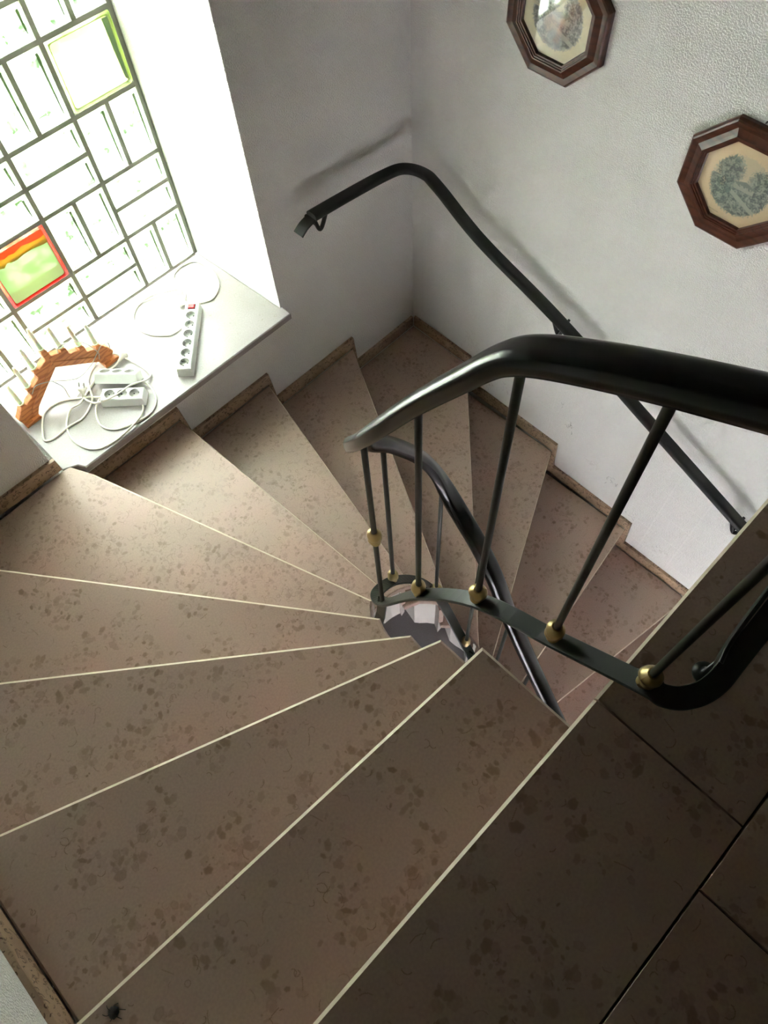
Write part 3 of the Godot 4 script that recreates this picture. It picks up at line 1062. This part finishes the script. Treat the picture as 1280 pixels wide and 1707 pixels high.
func socket_cell(st: SurfaceTool, cx: float, half_x: float, half_z: float, radius: float, top: float) -> void:
	# a piece of the strip's face with a round opening
	var sides := 24
	for k in sides:
		var p := []
		for e in [k, k + 1]:
			var a: float = TAU * e / sides
			var d := Vector2(cos(a), sin(a))
			var reach := minf(half_x / maxf(absf(d.x), 0.0001), half_z / maxf(absf(d.y), 0.0001))
			p.append([Vector3(cx + d.x * radius, top, d.y * radius), Vector3(cx + d.x * reach, top, d.y * reach)])
		quad(st, p[0][0], p[0][1], p[1][1], p[1][0])


func strip(called_label: String, sockets: int, switched: bool, at: Vector3, turn: float, tilt := 0.0) -> Node3D:
	var t := thing("power_strip", called_label, "power strip", at, "white power strips on the window sill")
	t.rotation = Vector3(tilt, turn, 0)
	var pitch := 0.047
	var head := 0.040 if switched else 0.004
	var tail := 0.006
	var length := head + sockets * pitch + tail
	var wide := 0.048
	var high := 0.040
	var x0 := -length / 2
	var st := start()
	st.set_smooth_group(-1)
	# walls flare a little towards the bottom
	var b := 0.003
	var top := [Vector3(x0, high, -wide / 2), Vector3(x0 + length, high, -wide / 2), Vector3(x0 + length, high, wide / 2), Vector3(x0, high, wide / 2)]
	var edge := [Vector3(x0 - b, high - b, -wide / 2 - b), Vector3(x0 + length + b, high - b, -wide / 2 - b), Vector3(x0 + length + b, high - b, wide / 2 + b), Vector3(x0 - b, high - b, wide / 2 + b)]
	var base := [Vector3(x0 - b - 0.004, 0.001, -wide / 2 - b - 0.003), Vector3(x0 + length + b + 0.004, 0.001, -wide / 2 - b - 0.003), Vector3(x0 + length + b + 0.004, 0.001, wide / 2 + b + 0.003), Vector3(x0 - b - 0.004, 0.001, wide / 2 + b + 0.003)]
	for k in 4:
		var l := (k + 1) % 4
		quad(st, top[k], edge[k], edge[l], top[l])
		quad(st, edge[k], base[k], base[l], edge[l])
	quad(st, base[0], base[3], base[2], base[1])
	quad(st, Vector3(x0, high, -wide / 2), Vector3(x0 + head, high, -wide / 2), Vector3(x0 + head, high, wide / 2), Vector3(x0, high, wide / 2))
	quad(st, Vector3(x0 + length - tail, high, -wide / 2), Vector3(x0 + length, high, -wide / 2), Vector3(x0 + length, high, wide / 2), Vector3(x0 + length - tail, high, wide / 2))
	var radius := 0.0195
	for s in sockets:
		socket_cell(st, x0 + head + (s + 0.5) * pitch, pitch / 2, wide / 2, radius, high)
	put("body", done(st), mat.white_plastic, t)
	for s in sockets:
		var cx := x0 + head + (s + 0.5) * pitch
		var well := put("socket", lathe([[0.0, high - 0.014], [radius, high - 0.014], [radius, high]], Vector3.ZERO, 24), mat.grey_plastic, t)
		well.position = Vector3(cx, 0, 0)
		var slant := Vector2.from_angle(0.9)
		for side in [-1, 1]:
			var hole := put("pin_hole", lathe([[0.0028, 0.0], [0.0028, 0.0006], [0.0, 0.0006]], Vector3.ZERO, 10), mat.dark, well)
			hole.position = Vector3(slant.x * 0.0095 * side, high - 0.0138, slant.y * 0.0095 * side)
			var clip := put("earth_clip", slab(rect(-0.002, 0.002, -0.0015, 0.0015), high - 0.003, high - 0.0135), mat.steel, well)
			clip.position = Vector3(-slant.y * 0.0175 * side, 0, slant.x * 0.0175 * side)
	if switched:
		put("switch_bezel", slab(rect(x0 + 0.008, x0 + 0.035, -0.0155, 0.0155), high + 0.0015, high - 0.004, 0.0008), mat.dark, t)
		put("red_switch", slab(rect(x0 + 0.011, x0 + 0.032, -0.0125, 0.0125), high + 0.0045, high, 0.003), mat.red_switch, t)
	return t


func cord(t: Node3D, flat: Array, heights: Array, radius := 0.0037) -> void:
	var path := []
	for i in flat.size():
		var h := 0.0042
		for e in heights:
			if e[0] == i:
				h = e[1]
		path.append(t.transform.affine_inverse() * Vector3(flat[i][0], SILL + h, flat[i][1]))
	put("cord", tube(curve(path, 6), radius, 8), mat.cord, t)


func plug(t: Node3D, at: Vector3, towards: Vector3) -> void:
	# a two pin plug: tapered grip, round face, two steel pins
	var st := start()
	st.set_smooth_group(0)
	add_lathe(st, [[0.0, -0.022], [0.0055, -0.022], [0.0065, -0.008], [0.012, 0.004], [0.0165, 0.009], [0.0170, 0.017], [0.0, 0.017]], Vector3.ZERO, 14)
	var p := put("plug", done(st), mat.cord, t)
	var y := towards.normalized()
	var x := y.cross(Vector3.UP if absf(y.y) < 0.9 else Vector3.RIGHT).normalized()
	var world := Transform3D(Basis(x, y, x.cross(y)), at)
	p.transform = t.transform.affine_inverse() * world
	for s in [-1, 1]:
		put("pin", tube(PackedVector3Array([Vector3(0.0095 * s, 0.016, 0), Vector3(0.0095 * s, 0.036, 0)]), 0.0023, 8), mat.steel, p)


func power_strips() -> void:
	var six := strip("long white six-socket power strip with a red switch on the window sill", 6, true, Vector3(1.374, SILL, -0.141), 0.0)
	var d := Vector2(1.258 - 1.490, -0.020 + 0.262)
	six.rotation.y = -d.angle()
	cord(six, [[1.494, -0.266], [1.518, -0.300], [1.527, -0.330], [1.509, -0.377], [1.466, -0.41], [1.41, -0.44], [1.348, -0.447], [1.301, -0.42], [1.277, -0.381], [1.271, -0.33], [1.289, -0.276], [1.325, -0.235], [1.345, -0.222], [1.40, -0.225], [1.47, -0.27], [1.515, -0.27], [1.565, -0.249], [1.609, -0.265], [1.642, -0.297], [1.665, -0.35], [1.668, -0.406], [1.660, -0.455], [1.638, -0.478], [1.606, -0.486], [1.573, -0.484], [1.540, -0.468], [1.520, -0.44], [1.514, -0.41], [1.518, -0.374], [1.505, -0.345], [1.487, -0.325]], [[0, 0.018], [1, 0.022], [2, 0.02], [3, 0.015], [4, 0.012], [5, 0.01], [13, 0.006], [14, 0.012], [27, 0.006], [28, 0.012], [30, 0.014]])
	plug(six, Vector3(1.472, SILL + 0.0175, -0.306), Vector3(-0.6, 0.0, -0.8))
	var near := strip("white three-socket power strip lying flat among cord loops on the sill", 3, false, Vector3(1.030, SILL, -0.098), 0.0)
	near.rotation.y = -Vector2(0.098, 0.094).angle()
	cord(near, [[0.985, -0.143], [0.956, -0.185], [0.904, -0.237], [0.853, -0.27], [0.805, -0.276], [0.77, -0.259], [0.740, -0.219], [0.716, -0.174], [0.720, -0.157], [0.748, -0.146], [0.81, -0.15], [0.866, -0.144], [0.908, -0.161], [0.944, -0.187], [0.965, -0.235], [0.985, -0.280], [1.04, -0.318], [1.085, -0.322], [1.130, -0.285], [1.154, -0.225], [1.165, -0.17], [1.164, -0.12], [1.128, -0.101], [1.073, -0.095], [1.012, -0.097], [0.976, -0.117], [0.941, -0.154], [0.926, -0.191], [0.924, -0.212]], [[0, 0.016], [1, 0.010], [12, 0.006], [13, 0.010], [14, 0.014], [17, 0.03], [18, 0.02], [22, 0.022], [23, 0.052], [24, 0.052], [25, 0.040], [26, 0.016], [27, 0.012], [28, 0.016]])
	plug(near, Vector3(0.934, SILL + 0.026, -0.226), Vector3(0.45, 0.85, -0.35))
	var far := strip("white three-socket power strip tilted on its side behind the flat one", 3, false, Vector3(1.062, SILL + 0.014, -0.176), 0.0)
	var lean := Basis(Vector3.UP, -Vector2(0.096, 0.103).angle()) * Basis(Vector3.RIGHT, -0.55)
	far.basis = lean
	cord(far, [[1.112, -0.118], [1.127, -0.085], [1.122, -0.040], [1.100, 0.000], [1.062, 0.022], [1.018, 0.022], [0.971, 0.010], [0.925, -0.012], [0.900, -0.050], [0.903, -0.096], [0.93, -0.145], [0.975, -0.175], [1.0, -0.195]], [[0, 0.02], [1, 0.012], [10, 0.006], [11, 0.008]])
	cord(far, [[1.062, -0.052], [1.056, -0.020], [1.026, 0.010], [0.974, 0.026], [0.911, 0.028], [0.856, 0.022], [0.820, 0.002], [0.796, -0.038], [0.788, -0.088], [0.798, -0.138], [0.823, -0.18], [0.862, -0.206], [0.898, -0.200], [0.95, -0.232], [1.02, -0.262], [1.09, -0.258], [1.118, -0.255]], [[0, 0.004], [2, 0.011], [3, 0.011], [11, 0.011], [12, 0.013], [14, 0.006], [16, 0.017]])
	plug(far, Vector3(1.136, SILL + 0.0178, -0.262), Vector3(0.85, 0.0, -0.35))


func small_things() -> void:
	var t := thing("lint_clump", "small dark clump of lint on the stone step by the skirting", "lint", Vector3(0.122, -0.18, 1.577))
	var st := start()
	st.set_smooth_group(0)
	add_lathe(st, [[0.0, 0.0005], [0.008, 0.001], [0.010, 0.004], [0.006, 0.008], [0.0, 0.009]], Vector3.ZERO, 9, 300.0, 3)
	put("body", done(st), mat.dark, t)
	for k in 6:
		var a := TAU * k / 6.0 + 0.3
		put("fibre", tube(curve([Vector3(0, 0.005, 0), Vector3(cos(a) * 0.010, 0.009, sin(a) * 0.010), Vector3(cos(a) * 0.017, 0.001, sin(a + 0.4) * 0.017)], 3), 0.0006, 5), mat.dark, t)
